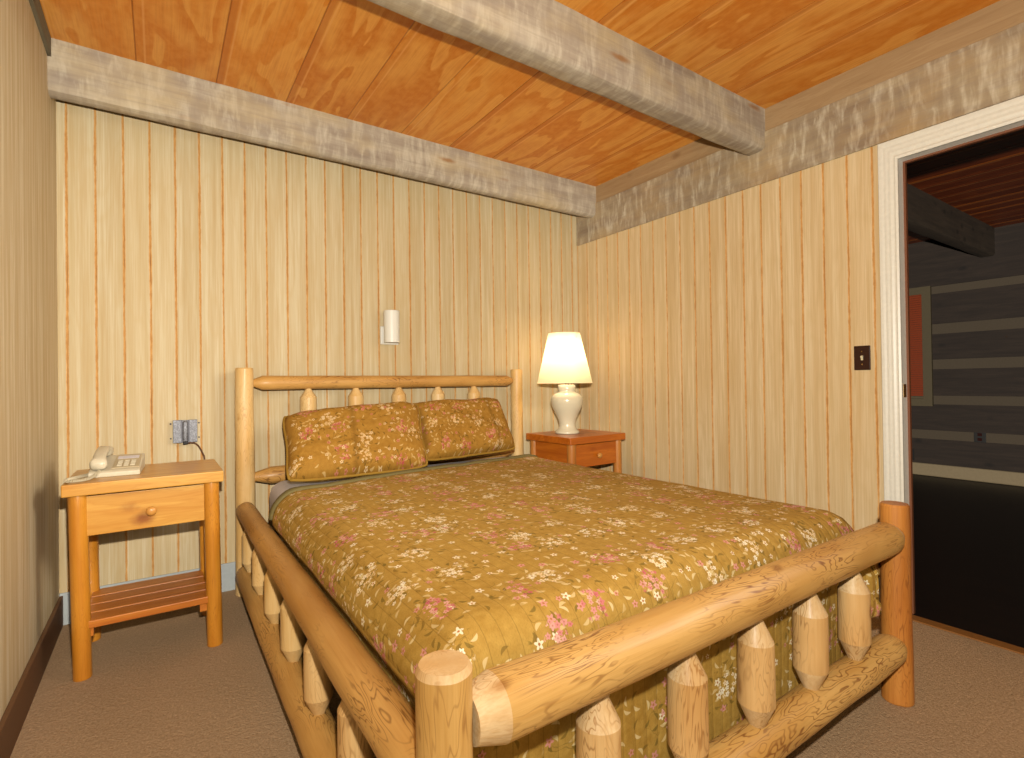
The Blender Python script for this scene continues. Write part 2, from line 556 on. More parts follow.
def log(name, p0, p1, r0, r1, mat, parent, end0=(.006, .86), end1=(.006, .86), seed=None, wob=.05, seg=40, label=None, cutmat=None):
    """a peeled log from p0 to p1; end=(taper length, end radius ratio)"""
    org = Vector(parent.location) if parent else Vector((0, 0, 0))
    p0, p1 = Vector(p0), Vector(p1)
    d = p1 - p0
    L = d.length
    seed = seed if seed is not None else rnd.uniform(0, 40)
    rr = lambda z: r0 + (r1 - r0) * z / L
    prof = [(rr(0) * end0[1], 0)]
    if end0[0] > .02:
        prof += [(rr(0) * (end0[1] + (1 - end0[1]) * .5), end0[0] * .5)]
    n = max(3, int((L - end0[0] - end1[0]) / .045))
    for i in range(n + 1):
        z = end0[0] + (L - end0[0] - end1[0]) * i / n
        prof.append((rr(z), z))
    if end1[0] > .02:
        prof += [(rr(L) * (end1[1] + (1 - end1[1]) * .5), L - end1[0] * .5)]
    prof.append((rr(L) * end1[1], L))
    bm = lathe(prof, seg, seed, wob)
    mats = [mat]
    if cutmat is not None:
        mats.append(cutmat)
        for f in bm.faces:
            zc = sum(v.co.z for v in f.verts) / len(f.verts)
            if zc < end0[0] or zc > L - end1[0]:
                f.material_index = 1
    for f in bm.faces:
        f.smooth = True
    q = d.to_track_quat('Z', 'Y')
    o = mk(name, bm, mats, parent, p0 - org, q)
    # crease the cuts
    o.data.set_sharp_from_angle(angle=math.radians(24))
    if label:
        o['label'] = label
    return o


def tube(name, pts, r, mat, parent=None, res=6, cyclic=False):
    """round cord along points, as a mesh"""
    org = Vector(parent.location) if parent else Vector((0, 0, 0))
    P = [Vector(p) - org for p in pts]
    bm = bmesh.new()
    rings = []
    up = Vector((0, 0, 1))
    for i, p in enumerate(P):
        d = (P[min(i + 1, len(P) - 1)] - P[max(i - 1, 0)]).normalized()
        s = d.cross(up)
        if s.length < 1e-3:
            s = d.cross(Vector((1, 0, 0)))
        s.normalize()
        u = s.cross(d)
        rings.append([bm.verts.new(p + r * (math.cos(2 * PI * k / res) * s + math.sin(2 * PI * k / res) * u)) for k in range(res)])
    for a, b in zip(rings, rings[1:]):
        for i in range(res):
            j = (i + 1) % res
            bm.faces.new((a[i], a[j], b[j], b[i]))
    bm.faces.new(rings[0])
    bm.faces.new(rings[-1][::-1])
    return mk(name, bm, mat, parent, smooth=True)


def bez(pts, n=12):
    """Catmull-Rom through points"""
    P = [Vector(p) for p in pts]
    P = [P[0] * 2 - P[1]] + P + [P[-1] * 2 - P[-2]]
    out = []
    for i in range(1, len(P) - 2):
        for k in range(n):
            t = k / n
            a, b, c, d = P[i - 1:i + 3]
            out.append(.5 * ((2 * b) + (c - a) * t + (2 * a - 5 * b + 4 * c - d) * t * t + (3 * b - a - 3 * c + d) * t ** 3))
    out.append(P[-2])
    return out


# ------------------------------------------------------------------ ROOM
XL, YF, ZC = -3.154, -4.3, 2.565
DJ, DE = -2.172, -2.98          # door opening in the right wall
DH = 2.068                      # door head
WT = .065                        # wall thickness


def grooved(name, axis, a0, a1, first, pitch, z0, z1, mat, sgn, depth=.09):
    """a board wall with real V grooves: profile along axis, extruded up; room side at 0, body away by depth"""
    seams = []
    k = math.ceil((a0 - first) / pitch)
    while first + k * pitch < a1 - .004:
        s = first + k * pitch
        if s > a0 + .004:
            seams.append(s)
        k += 1
    prof = [(a0, 0)]
    for s in seams:
        prof += [(s - .003, 0), (s - .001, .0022), (s + .001, .0022), (s + .003, 0)]
    prof += [(a1, 0), (a1, depth), (a0, depth)]
    bm = bmesh.new()
    lo, hi = [], []
    for a, d in prof:
        p = (a, d * sgn) if axis == 0 else (d * sgn, a)
        lo.append(bm.verts.new((p[0], p[1], z0)))
        hi.append(bm.verts.new((p[0], p[1], z1)))
    n = len(prof)
    for i in range(n):
        j = (i + 1) % n
        bm.faces.new((lo[i], lo[j], hi[j], hi[i]))
    bm.faces.new(lo[::-1])
    bm.faces.new(hi)
    return mk(name, bm, mat, kind='structure')


grooved('wall_back', 0, XL, 0, -3.12, .1055, 0, ZC, M['panel_back'], 1)
wr = grooved('wall_right', 1, DJ - .0, 0, -1.092, .1090, 0, 2.157, M['panel_right'], 1, WT)
mk('wall_right_header', boxes(((0, YF, DH), (WT, DJ, ZC)), ((0, DJ, 2.157), (WT, .09, ZC)), ((0, YF, 0), (WT, DE, DH))),
   M['panel_right'], kind='structure')
mk('wall_left', boxes(((XL - .1, YF, 0), (XL, .1, ZC))), M['panel_left'], kind='structure')
mk('wall_front', boxes(((XL - .1, YF - .1, 0), (WT, YF, ZC))), M['panel_left'], kind='structure')
mk('floor', boxes(((XL - .1, YF - .1, -.05), (.0, .1, 0))), M['carpet'], kind='structure')


def planks(name, x0, x1, y0, y1, first, pitch, z, mat):
    prof = [(x0, 0)]
    k = math.ceil((x0 - first) / pitch)
    while first + k * pitch < x1 - .01:
        s = first + k * pitch
        if s > x0 + .01:
            prof += [(s - .003, 0), (s, .0022), (s + .003, 0)]
        k += 1
    prof += [(x1, 0), (x1, .06), (x0, .06)]
    bm = bmesh.new()
    a = [bm.verts.new((x, y0, z + d)) for x, d in prof]
    b = [bm.verts.new((x, y1, z + d)) for x, d in prof]
    n = len(prof)
    for i in range(n):
        j = (i + 1) % n
        bm.faces.new((a[i], a[j], b[j], b[i]))
    bm.faces.new(a)
    bm.faces.new(b[::-1])
    return mk(name, bm, mat, kind='structure')


planks('ceiling', XL - .1, WT, YF - .1, .1, -2.849, .3185, ZC, M['ceiling'])


def beam(name, lo, hi, mat, ch, axis, seed):
    """hewn timber with softened lower arrises, cut into sections so its edges can wander"""
    bm = bmesh.new()
    L0, L1 = lo[axis], hi[axis]
    o = 1 - axis
    a0, a1 = lo[o], hi[o]
    z0, z1 = lo[2], hi[2]
    prof = [(a0, z1), (a0, z0 + ch), (a0 + ch * .35, z0 + ch * .3), (a0 + ch, z0), (a1 - ch, z0), (a1 - ch * .35, z0 + ch * .3), (a1, z0 + ch), (a1, z1)]
    n = max(2, int((L1 - L0) / .06))
    rings = []
    for i in range(n + 1):
        l = L0 + (L1 - L0) * i / n
        ring = []
        for k, (a, z) in enumerate(prof):
            w = .0035 * mnoise.noise(Vector((l * 4, k * 2.1 + seed, 1)))
            v = .0035 * mnoise.noise(Vector((l * 4, k * 2.1 + seed, 5)))
            if k in (0, 7):
                v = 0
            ring.append(bm.verts.new((l, a + w, z + v) if axis == 0 else (a + w, l, z + v)))
        rings.append(ring)
    for p, q in zip(rings, rings[1:]):
        for k in range(len(prof)):
            j = (k + 1) % len(prof)
            bm.faces.new((p[k], p[j], q[j], q[k]))
    bm.faces.new(rings[0])
    bm.faces.new(rings[-1][::-1])
    ob = mk(name, bm, mat, kind='structure', smooth=True)
    ob.data.set_sharp_from_angle(angle=math.radians(40))
    return ob


beam('ceiling_beam', (XL, -.2243, 2.338), (0, -.125, ZC), M['beam_x'], .03, 0, 3)
beam('ceiling_beam', (XL, -1.5625, 2.338), (0, -1.447, ZC), M['beam_x'], .022, 0, 11)
mk('trim_1', boxes(((-.010, YF, 2.159), (0, -.0, 2.438))), M['beam_y'], kind='structure', bevel=.003)
mk('trim_2', boxes(((-.003, YF, 2.438), (0, 0, ZC))), M['board_y'], kind='structure')
mk('trim_3', boxes(((XL, YF, 2.484), (XL + .013, -.2243, ZC))), M['board_grey'], kind='structure')
mk('baseboard_back', boxes(((XL, -.012, 0), (0, 0, .146))), M['white_base'], kind='structure', bevel=.003)
mk('baseboard_left', boxes(((XL, YF, 0), (XL + .014, 0, .135))), M['brown_base'], kind='structure', bevel=.003)
mk('baseboard_right', boxes(((-.012, -2.09, 0), (0, -.012, .146))), M['white_base'], kind='structure', bevel=.003)
mk('trim_4', boxes(((-.03, DE, 0), (.03, DJ, .006))), M['threshold'], kind='structure', bevel=.002)

# door casing: moulded section mitred round the opening
def casing(name, side, parent):
    """moulded architrave, profile across its width (w from opening edge outward, d proud of wall)"""
    prof = [(0, 0), (0, .012), (.008, .015), (.014, .0125), (.018, .013), (.026, .0165), (.034, .0155), (.042, .017), (.050, .016), (.058, .018), (.068, .018), (.070, .016), (.070, 0)]
    bm = bmesh.new()
    ks, kh = 1.08, 1.32          # side casings narrower than the head casing
    yl = lambda w: DJ + w * ks - .006
    yr = lambda w: DE - w * ks + .006
    zh = lambda w: DH + w * kh - .006
    if side == 'left':
        A = lambda w, d: (-d, yl(w), 0)
        B = lambda w, d: (-d, yl(w), zh(w))
    elif side == 'right':
        A = lambda w, d: (-d, yr(w), 0)
        B = lambda w, d: (-d, yr(w), zh(w))
    else:
        A = lambda w, d: (-d, yr(w), zh(w))
        B = lambda w, d: (-d, yl(w), zh(w))
    a = [bm.verts.new(A(w, d)) for w, d in prof]
    b = [bm.verts.new(B(w, d)) for w, d in prof]
    for i in range(len(prof)):
        j = (i + 1) % len(prof)
        bm.faces.new((a[i], a[j], b[j], b[i]))
    bm.faces.new(a)
    bm.faces.new(b[::-1])
    return mk(name, bm, M['white_trim'], parent)


door = bpy.data.objects.new('door_1', None)
COL.objects.link(door)
door['kind'] = 'structure'
for s in ('left', 'right', 'head'):
    casing('casing', s, door)
mk('jamb', boxes(((.0, DJ - .004, 0), (WT, DJ, DH - .004)), ((0, DE, 0), (WT, DE + .004, DH - .004)), ((0, DE, DH - .004), (WT, DJ, DH))), M['jamb_white'], door)
mk('door_stop', boxes(((WT - .012, DJ - .013, 0), (WT + .006, DJ - .0041, DH - .0041)), ((WT - .012, DE + .0041, 0), (WT + .006, DE + .013, DH - .0041)),
                      ((WT - .012, DE + .013, DH - .013), (WT + .006, DJ - .013, DH - .0041))), M['jamb_brown'], door)
mk('strike_plate', boxes(((.012, DJ - .0055, .985), (.042, DJ - .004, 1.045))), M['brass'], door)

# ------------------------------------------------------------------ ROOM BEYOND THE DOOR
HX = 4.2
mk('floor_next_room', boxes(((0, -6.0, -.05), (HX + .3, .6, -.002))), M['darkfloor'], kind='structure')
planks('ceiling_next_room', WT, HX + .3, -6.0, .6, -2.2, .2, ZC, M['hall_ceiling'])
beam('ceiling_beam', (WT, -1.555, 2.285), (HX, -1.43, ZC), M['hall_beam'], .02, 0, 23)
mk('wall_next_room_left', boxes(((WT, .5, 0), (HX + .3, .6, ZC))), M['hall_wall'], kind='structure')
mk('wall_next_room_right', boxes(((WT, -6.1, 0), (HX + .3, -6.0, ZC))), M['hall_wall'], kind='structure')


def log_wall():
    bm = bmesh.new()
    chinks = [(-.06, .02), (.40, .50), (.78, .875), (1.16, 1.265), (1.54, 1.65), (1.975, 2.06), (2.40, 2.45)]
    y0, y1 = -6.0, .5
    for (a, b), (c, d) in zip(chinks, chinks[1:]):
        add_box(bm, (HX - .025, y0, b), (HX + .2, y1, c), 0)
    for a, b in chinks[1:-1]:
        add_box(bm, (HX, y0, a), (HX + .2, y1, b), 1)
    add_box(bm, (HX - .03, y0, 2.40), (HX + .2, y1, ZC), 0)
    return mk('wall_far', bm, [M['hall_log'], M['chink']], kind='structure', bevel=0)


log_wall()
mk('baseboard_far', boxes(((HX - .06, -6., 0.0), (HX - .026, .5, .135))), M['far_base'], kind='structure', bevel=.015)
win = bpy.data.objects.new('window_1', None)
COL.objects.link(win)
win['kind'] = 'structure'
bm = bmesh.new()
y0, y1, z0, z1, w = -1.03, -.35, .76, 2.065, .08
for lo, hi in (((y0, z0), (y0 + w, z1)), ((y1 - w, z0), (y1, z1)), ((y0 + w, z1 - w), (y1 - w, z1)), ((y0 + w, z0), (y1 - w, z0 + w))):
    add_box(bm, (HX - .055, lo[0], lo[1]), (HX - .02, hi[0], hi[1]))
mk('window_frame', bm, M['hall_trim'], win)
bm = bmesh.new()
zz = z0 + w + .03
while zz < z1 - w - .01:
    add_box(bm, (HX - .044, y0 + w + .004, zz), (HX - .030, y1 - w - .004, zz + .021))
    zz += .024
mk('blind', bm, M['blind'], win)
mk('blind_rail', boxes(((HX - .05, y0 + w + .002, z0 + w + .002), (HX - .026, y1 - w - .002, z0 + w + .024))), M['hall_trim'], win)

for (yy, zz, lab) in ((-1.405, .454, 'black wall outlet on the pale chinking strip of the dark log wall'),
                      (-.80, .215, 'small black outlet low on the log wall beside the door jamb')):
    t = thing('wall_outlet', lab, 'outlet', (HX - (.0 if zz > .4 else .025), yy, zz))
    mk('cover_plate', boxes(((-.008, -.048, -.06), (0, .048, .06))), M['black'], t, bevel=.002)
    mk('receptacle', boxes(((-.012, -.018, .010), (-.008, .018, .04)), ((-.012, -.018, -.04), (-.008, .018, -.010))), M['brown_plastic'], t)

# ------------------------------------------------------------------ BED
HY = -.10
bed = thing('log_bed', 'peeled log bed with spindled headboard, footboard and side rails', 'bed', (-1.56, -1.25, 0))
xHL, xHR, xFL, xFR, yF = -2.405, -.678, -2.415, -.740, -2.40
log('bed_post', (xHL, HY, 0), (xHL, HY, 1.172), .050, .043, M['log_pale'], bed, (.004, .95), (.005, .9), 1.5, .05)
log('bed_post', (xHR, HY, 0), (xHR, HY, 1.170), .046, .042, M['log_pale'], bed, (.004, .95), (.005, .9), 2.9, .05)
log('bed_post', (xFL, yF, 0), (xFL, yF, .647), .044, .0445, M['log_foot'], bed, (.004, .95), (.011, .87), 5.2, .05, 48, cutmat=M['log_cut'])
log('bed_post', (xFR, yF, 0), (xFR, yF, .655), .044, .042, M['log_orange'], bed, (.004, .95), (.008, .9), 7.7, .06, 48)
# headboard rails
log('headboard_rail', (xHL + .040, HY, 1.093), (xHR - .042, HY, 1.090), .038, .037, M['log_gold'], bed, (.045, .5), (.045, .5), 9.1, .04)
log('headboard_rail', (xHL + .040, HY, .600), (xHR - .042, HY, .600), .045, .045, M['log_gold'], bed, (.085, .5), (.085, .5), 4.1, .05)
log('headboard_rail', (xHL + .040, HY, .22), (xHR - .042, HY, .22), .045, .045, M['log_gold'], bed, (.085, .5), (.085, .5), 6.1, .05)
# footboard rails
log('footboard_rail', (xFL + .042, yF, .546), (xFR - .036, yF, .549), .054, .052, M['log_foot'], bed, (.05, .74), (.035, .8), 12.3, .05, 48, cutmat=M['log_cut'])
log('footboard_rail', (xFL + .042, yF, .184), (xFR - .036, yF, .186), .054, .050, M['log_foot'], bed, (.05, .72), (.035, .8), 15.9, .05, 48)
# side rails
for sx, x0, x1 in ((-1, xHL - .008, xFL - .008), (1, xHR - .02, xFR)):
    log('side_rail', (x0, HY - .045, .443), (x1, yF + .045, .441), .045, .047, M['log_gold'], bed, (.03, .8), (.03, .8), 20 + sx, .05, 44)
    log('side_rail', (x0, HY - .045, .118), (x1, yF + .045, .118), .050, .052, M['log_gold'], bed, (.03, .8), (.03, .8), 24 + sx, .05, 44)


def spindle(p0, p1, r, mat, e=.07, cut=None):
    log('spindle', p0, p1, r, r * .97, mat, bed, (e, .34), (e, .30), None, .04, 36, cutmat=cut)


for i in range(5):
    x = -2.087 + i * .2645
    spindle((x, HY, .640), (x, HY, 1.060), .045, M['log_pale'], .05)
for i in range(5):
    x = -2.095 + i * .262
    spindle((x, yF, .226), (x, yF, .500), .043, M['log_spindle'], .062, M['log_cut'])
for sx, x0, x1 in ((-1, xHL, xFL), (1, xHR - .02, xFR)):
    for i in range(6):
        y = -.285 - .333 * i
        x = x0 + (x1 - x0) * (y - HY) / (yF - HY)
        spindle((x, y, .160), (x, y, .404), .040, M['log_pale'] if i < 4 else M['log_spindle'], .055)

# box spring, mattress
def soft_box(lo, hi, r, seg=4):
    bm = boxes((lo, hi))
    bmesh.ops.bevel(bm, geom=bm.edges[:], offset=r, segments=seg, affect='EDGES', profile=.5)
    return bm


tag(mk('box_spring', soft_box((-.72, -1.02, 0), (.72, 1.02, .20), .02), M['boxspring'], None, (-1.570, -1.235, .165), smooth=True),
    'dark box spring inside the log bed frame under the white mattress', 'box spring')
tag(mk('mattress', soft_box((-.740, -1.03, 0), (.740, 1.03, .226), .07, 6), M['sheet'], None, (-1.578, -1.235, .366), smooth=True),
    'white sheeted mattress showing at the head corner of the bed', 'mattress')

# ------------------------------------------------------------------ BEDSPREAD
QX0, QX1 = -2.384, -.800       # outer faces of the two side drops
QYF = -2.315                   # outer face of the foot drop
ZT = .616


def fold(s, flat, r, drop):
    """distance s along the cloth beyond the flat part -> (outward, down): quarter round, then straight"""
    if s <= 0:
        return s, 0.
    if s < r * PI / 2:
        a = s / r
        return r * math.sin(a), r * (1 - math.cos(a))
    return r, r + (s - r * PI / 2)


def quilt_mesh():
    RL, RR, RF = .115, .075, .10
    sL, sR, sF = .30, .44, .54   # cloth lengths past the flat part
    W0, W1 = QX0 + RL, QX1 - RR
    yf = QYF + RF
    nx0, nx1, nx2 = 16, 62, 16
    us = [W0 - sL * (1 - i / nx0) for i in range(nx0)] + [W0 + (W1 - W0) * i / nx1 for i in range(nx1)] + [W1 + sR * i / nx2 for i in range(nx2 + 1)]
    ny1, ny2 = 70, 24
    bm = bmesh.new()
    uvl = bm.loops.layers.uv.new('UVMap')
    grid = []
    for u in us:
        row = []
        yh = -.735 + (u + 2.35) * .13       # slightly skewed head edge
        vs = [yh + (yf - yh) * i / ny1 for i in range(ny1)] + [yf - sF * i / ny2 for i in range(ny2 + 1)]
        for v in vs:
            if u < W0:
                o, dz = fold(W0 - u, 0, RL, 0)
                x = W0 - o
            elif u > W1:
                o, dz = fold(u - W1, 0, RR, 0)
                x = W1 + o
            else:
                x, dz = u, 0.
            if v < yf:
                o, dy = fold(yf - v, 0, RF, 0)
                y = yf - o
            else:
                y, dy = v, 0.
            both = max(0, min(dz, dy))
            down = (dz ** 4 + dy ** 4) ** .25 if dz > 0 and dy > 0 else dz + dy
            z = ZT - down
            # crown, sag and gentle rumples
            cx = (u + 1.56) / .78
            z += .012 * max(0, 1 - cx * cx)
            z += .006 * mnoise.noise(Vector((u * 3.1, v * 2.7, 2))) + .0035 * mnoise.noise(Vector((u * 11, v * 6, 7)))
            if dy > RF:
                y += .010 * mnoise.noise(Vector((u * 7, v * 2, 4))) * min(1, (dy - RF) / .1)
            if dz > .05:
                x += .003 * mnoise.noise(Vector((v * 7, u * 2, 9)))
                if u < W0:
                    k = max(0, min(1, (dz - .11) / .08))
                    x += .030 * k * k * (3 - 2 * k)
            if dy > 0:          # puffs out between the last spindle and the right post
                kz = max(0, min(1, (z - .245) / .05)) * max(0, min(1, (.485 - z) / .06))
                y -= .060 * math.exp(-((x + .83) / .07) ** 2) * kz
            # pull the outer corner in so that the cloth folds round it
            if both > .03:
                k = min(1, (both - .03) / .12)
                if u < W0:
                    x += k * .045
                    y += k * .03
                else:
                    x += -k * .004
                    y += -k * .002
            row.append((bm.verts.new((x, y, z)), (u, v)))
        grid.append(row)
    for a, b in zip(grid, grid[1:]):
        for j in range(len(a) - 1):
            q = [a[j], b[j], b[j + 1], a[j + 1]]
            f = bm.faces.new([k[0] for k in q])
            for l, k in zip(f.loops, q):
                l[uvl].uv = k[1]
            f.smooth = True
    head = [r[0][0].co.copy() for r in grid if r[0][0].co.z > .512 or r[0][0].co.x > -1.5]
    return bm, head


spread = thing('bedspread', 'olive gold quilted bedspread with pink and cream flowers over the log bed', 'bedspread', (-1.56, -1.3, .6))
bm, head = quilt_mesh()
for v in bm.verts:
    v.co -= Vector(spread.location)
q = mk('quilt', bm, M['quilt'], spread)
so = q.modifiers.new('thick', 'SOLIDIFY')
so.thickness = .010
so.offset = -1
# rolled head band in plain olive grey
bm = bmesh.new()
rows = []
for i, p in enumerate(head):
    t = (head[min(i + 1, len(head) - 1)] - head[max(i - 1, 0)]).normalized()
    fwd = Vector((0, 1, 0))
    fwd = (fwd - t * fwd.dot(t)).normalized()
    up = t.cross(fwd) * 1
    if up.z < 0 and abs(t.x) > .5:
        up = -up
    if abs(t.x) <= .5:
        up = Vector((-1 if p.x < -1.5 else 1, 0, 0)) if up.x * (-1 if p.x < -1.5 else 1) > 0 else up
        up = Vector((-1 if p.x < -1.5 else 1, 0, .0))
    row = []
    wv = .010 * mnoise.noise(Vector((i * .17, 3, 3)))
    for (f_, h_) in ((-.006, .002), (.004, .010), (.030 + wv, .010), (.062 + wv, .004), (.070 + wv, -.006), (.060 + wv, -.016), (.0, -.014)):
        row.append(bm.verts.new(p + fwd * f_ + up * h_ - Vector(spread.location)))
    rows.append(row)
for a, b in zip(rows, rows[1:]):
    for j in range(len(a)):
        k = (j + 1) % len(a)
        bm.faces.new((a[j], a[k], b[k], b[j]))
bm.faces.new(rows[0])
bm.faces.new(rows[-1][::-1])
o = mk('head_band', bm, M['binding'], spread, smooth=True)
o['label'] = 'plain olive grey band along the head edge'


# ------------------------------------------------------------------ PILLOWS
def pillow(label, BL, BR, TL, TR, thick, seed):
    """sham spanned between four corners; puffed, with pinched ears and a piped seam"""
    BL, BR, TL, TR = map(Vector, (BL, BR, TL, TR))
    c = (BL + BR + TL + TR) / 4
    nrm = (BR - BL).cross(TL - BL).normalized()
    if nrm.y > 0:
        nrm = -nrm
    t = thing('pillow', label, 'pillow', c, 0, 'floral shams against the headboard')
    W, H = (BR - BL).length, (TL - BL).length
    bm = bmesh.new()
    uvl = bm.loops.layers.uv.new('UVMap')
    N = 34
    for side in (1, -1):
        g = []
        for i in range(N + 1):
            row = []
            for j in range(N + 1):
                a, b = -1 + 2 * i / N, -1 + 2 * j / N
                a0, b0 = a, b
                a, b = a0 * math.sqrt(1 - .13 * b0 ** 4), b0 * math.sqrt(1 - .16 * a0 ** 4)
                u, v = (a + 1) / 2, (b + 1) / 2
                p = (BL * (1 - u) + BR * u) * (1 - v) + (TL * (1 - u) + TR * u) * v
                # concave sides, ears at the corners
                pin = .030 * (1 - b * b) * a * abs(a) ** 3 + 0
                pv = .022 * (1 - a * a) * b * abs(b) ** 3
                p = p - (BR - BL).normalized() * pin - (TL - BL).normalized() * pv
                e = max(0, (1 - a0 ** 4)) ** .5 * max(0, (1 - b0 ** 4)) ** .5
                h = thick * e * (1 + .16 * mnoise.noise(Vector((a * 1.6 + seed, b * 1.6, side))))
                h += .008 * e * mnoise.noise(Vector((a * 4 + seed, b * 4, side * 3)))
                w = .006 * mnoise.noise(Vector((a * 5 + seed, b * 5, 2.)))
                sag = -.014 * (1 - v) * (1 - a * a)
                p = p + nrm * (h * side * (1 if side > 0 else .8) + w) + Vector((0, 0, sag))
                row.append((bm.verts.new(p - c), (u * W, v * H)))
            g.append(row)
        for a_, b_ in zip(g, g[1:]):
            for j in range(N):
                qd = [a_[j], b_[j], b_[j + 1], a_[j + 1]]
                f = bm.faces.new([k[0] for k in qd])
                f.smooth = True
                for l, k in zip(f.loops, qd):
                    l[uvl].uv = (k[1][0] + seed, k[1][1])
        if side == 1:
            edge = [r[0][0] for r in g] + [k[0] for k in g[-1][1:]] + [r[-1][0] for r in g[::-1][1:]] + [k[0] for k in g[0][::-1][1:]]
            path = [Vector(v.co) + c for v in edge]
    bmesh.ops.remove_doubles(bm, verts=bm.verts[:], dist=.0005)
    mk('sham', bm, M['sham'], t)
    tube('piping', path, .0075, M['sham_plain'], t, 8)
    return t


M['sham_plain'] = plain('gold_piping', '#a47c30', .85, .15)
pillow('gold floral pillow nearest the telephone table, overlapping its neighbour', (-2.300, -.535, .622), (-1.565, -.570, .625), (-2.262, -.215, .925), (-1.485, -.262, .970), .095, 1.3)
pillow('gold floral pillow nearest the lamp, partly tucked behind its neighbour', (-1.585, -.470, .642), (-.885, -.41, .650), (-1.545, -.180, .965), (-.885, -.190, .975), .09, 5.6)


# ------------------------------------------------------------------ NIGHTSTANDS
def nightstand(label, loc, rz, W, D, H, tone):
    """log-legged bedside table: top, one drawer with knob, side panels, slatted shelf on bearers. origin: floor centre"""
    t = thing('nightstand', label, 'nightstand', loc, rz, 'log bedside tables')
    P = {'a': 'pine_', 'd': 'pine_dark_', 'r': 'pine_red_'}
    top = P['a'] if tone == 'light' else P['r']
    fr = P['a'] if tone == 'light' else P['r']
    w, d = W / 2, D / 2
    box_obj('tabletop', (-w, -d, H - .045), (w, d, H), M[top + 'x'], t, .004)
    lx, ly, r = w - .043, d - .040, .029
    for sx in (-1, 1):
        for sy in (-1, 1):
            bmx = None
            sp = Vector((.010, .008, 0)) if tone == 'light' else Vector((0, 0, 0))
            o = log('leg', Vector(t.location) + Vector((sx * lx, sy * ly, 0)) + sp, Vector(t.location) + Vector((sx * lx, sy * ly, H - .045)), r, r,
                    M['leg_orange'] if tone == 'light' else M['log_orange'], t, (.003, .95), (.003, .98), None, .015, 28)
    dr = box_obj('drawer', (-lx + r - .004, -ly - .012, H - .200), (lx - r + .004, ly - .05, H - .052), M[fr + 'x'], t, .002)
    kb = lathe([(.006, 0), (.006, .006), (.010, .010), (.0165, .016), (.018, .022), (.015, .028), (.006, .031)], 24)
    kn = mk('knob', kb, M['knobwood'], dr, (0, -(2 * ly - .038) / 2 + .0, -.005), (PI / 2, 0, 0), smooth=True)
    kn.location = (0.01, -(ly - .05 + ly + .012) / 2, -.006)
    for sx in (-1, 1):
        box_obj('side_panel', (sx * lx - .010, -ly + r - .004, H - .200), (sx * lx + .010, ly - r + .004, H - .046), M[fr + 'y'], t, .002)
    box_obj('back_panel', (-lx + r - .004, ly - .010, H - .200), (lx - r + .004, ly + .010, H - .046), M[fr + 'x'], t, .002)
    # shelf: four slats on two bearers
    n = 4
    sd = 2 * ly + .030
    bw = sd / n
    bm = bmesh.new()
    for i in range(n):
        y = -sd / 2 + i * bw
        add_box(bm, (-lx + .012, y + .003, 0), (lx - .012, y + bw - .003, .028))
    mk('shelf', bm, M['pine_dark_x' if tone == 'light' else fr + 'x'], t, (0, -.0, .183), bevel=.003)
    for sx in (-1, 1):
        box_obj('shelf_bearer', (sx * (lx - .03) - .014, -ly - .002, .150), (sx * (lx - .03) + .014, ly + .002, .1825), M['pine_dark_y'], t, .002)
    return t


nightstand('honey pine nightstand with log legs and slatted shelf holding the telephone', (-2.811, -.446, 0), 0, .515, .435, .727, 'light')
nightstand('reddish pine nightstand in the far corner holding the lit lamp', (-.393, -.393, 0), math.radians(1.8), .508, .46, .722, 'red')

# ------------------------------------------------------------------ TABLE LAMP
lp = thing('table_lamp', 'lit table lamp with cream ceramic vase base and white cone shade', 'lamp', (-.446, -.372, .722))
prof = [(.070, 0), (.082, .002), (.084, .010), (.080, .018), (.066, .030), (.058, .048), (.056, .070), (.062, .098), (.078, .135), (.096, .170),
        (.108, .203), (.111, .228), (.107, .250), (.094, .268), (.074, .280), (.060, .286), (.056, .296), (.060, .302), (.061, .330), (.050, .336), (.0, .336)]
mk('vase_base', lathe(prof, 56, cap=False), M['ceramic'], lp, smooth=True)
sk = mk('socket', lathe([(.012, .334), (.016, .337), (.018, .39), (.014, .40)], 20), M['brass'], lp, smooth=True)
tb = NT('lit_bulb')
tb.bsdf('#fff2d8', .4, .2, emis='#ffd9a0', es=12)
mk('bulb', lathe([(.012, .40), (.020, .42), (.030, .45), (.030, .47), (.020, .492), (.004, .50)], 20), tb.m, lp, smooth=True)
# shade: thin cloth cone, open at both ends
ts = NT('lamp_shade_cloth')
d1 = ts.n('ShaderNodeBsdfDiffuse')
d2 = ts.n('ShaderNodeBsdfTranslucent')
mxs = ts.n('ShaderNodeMixShader')
wv = ts.noise(ts.vm('MULTIPLY', ts.obj(), (300, 300, 300)), 1, 2)
cc = ts.mix(ts.mr(wv, .3, .7, 0, .25), '#fbf3df', '#efe2c4')
ts.put(d1.inputs[0], cc)
ts.put(d2.inputs[0], cc)
mxs.inputs[0].default_value = .72
ts.t.links.new(d1.outputs[0], mxs.inputs[1])
ts.t.links.new(d2.outputs[0], mxs.inputs[2])
ts.t.links.new(mxs.outputs[0], ts.out.inputs[0])
zb_, zt_ = .345, .690
prof = [(.188, zb_), (.190, zb_ + .002), (.188, zb_ + .010)] + [(.187 + (.110 - .187) * (i / 10), zb_ + .012 + (zt_ - zb_ - .02) * i / 10) for i in range(11)] + [(.110, zt_)]
inner = [(r - .0025, z) for r, z in prof[::-1]]
bm = lathe(prof + inner + [prof[0]], 64, cap=False)
mk('lamp_shade', bm, ts.m, lp, (-.013, .006, 0), smooth=True)
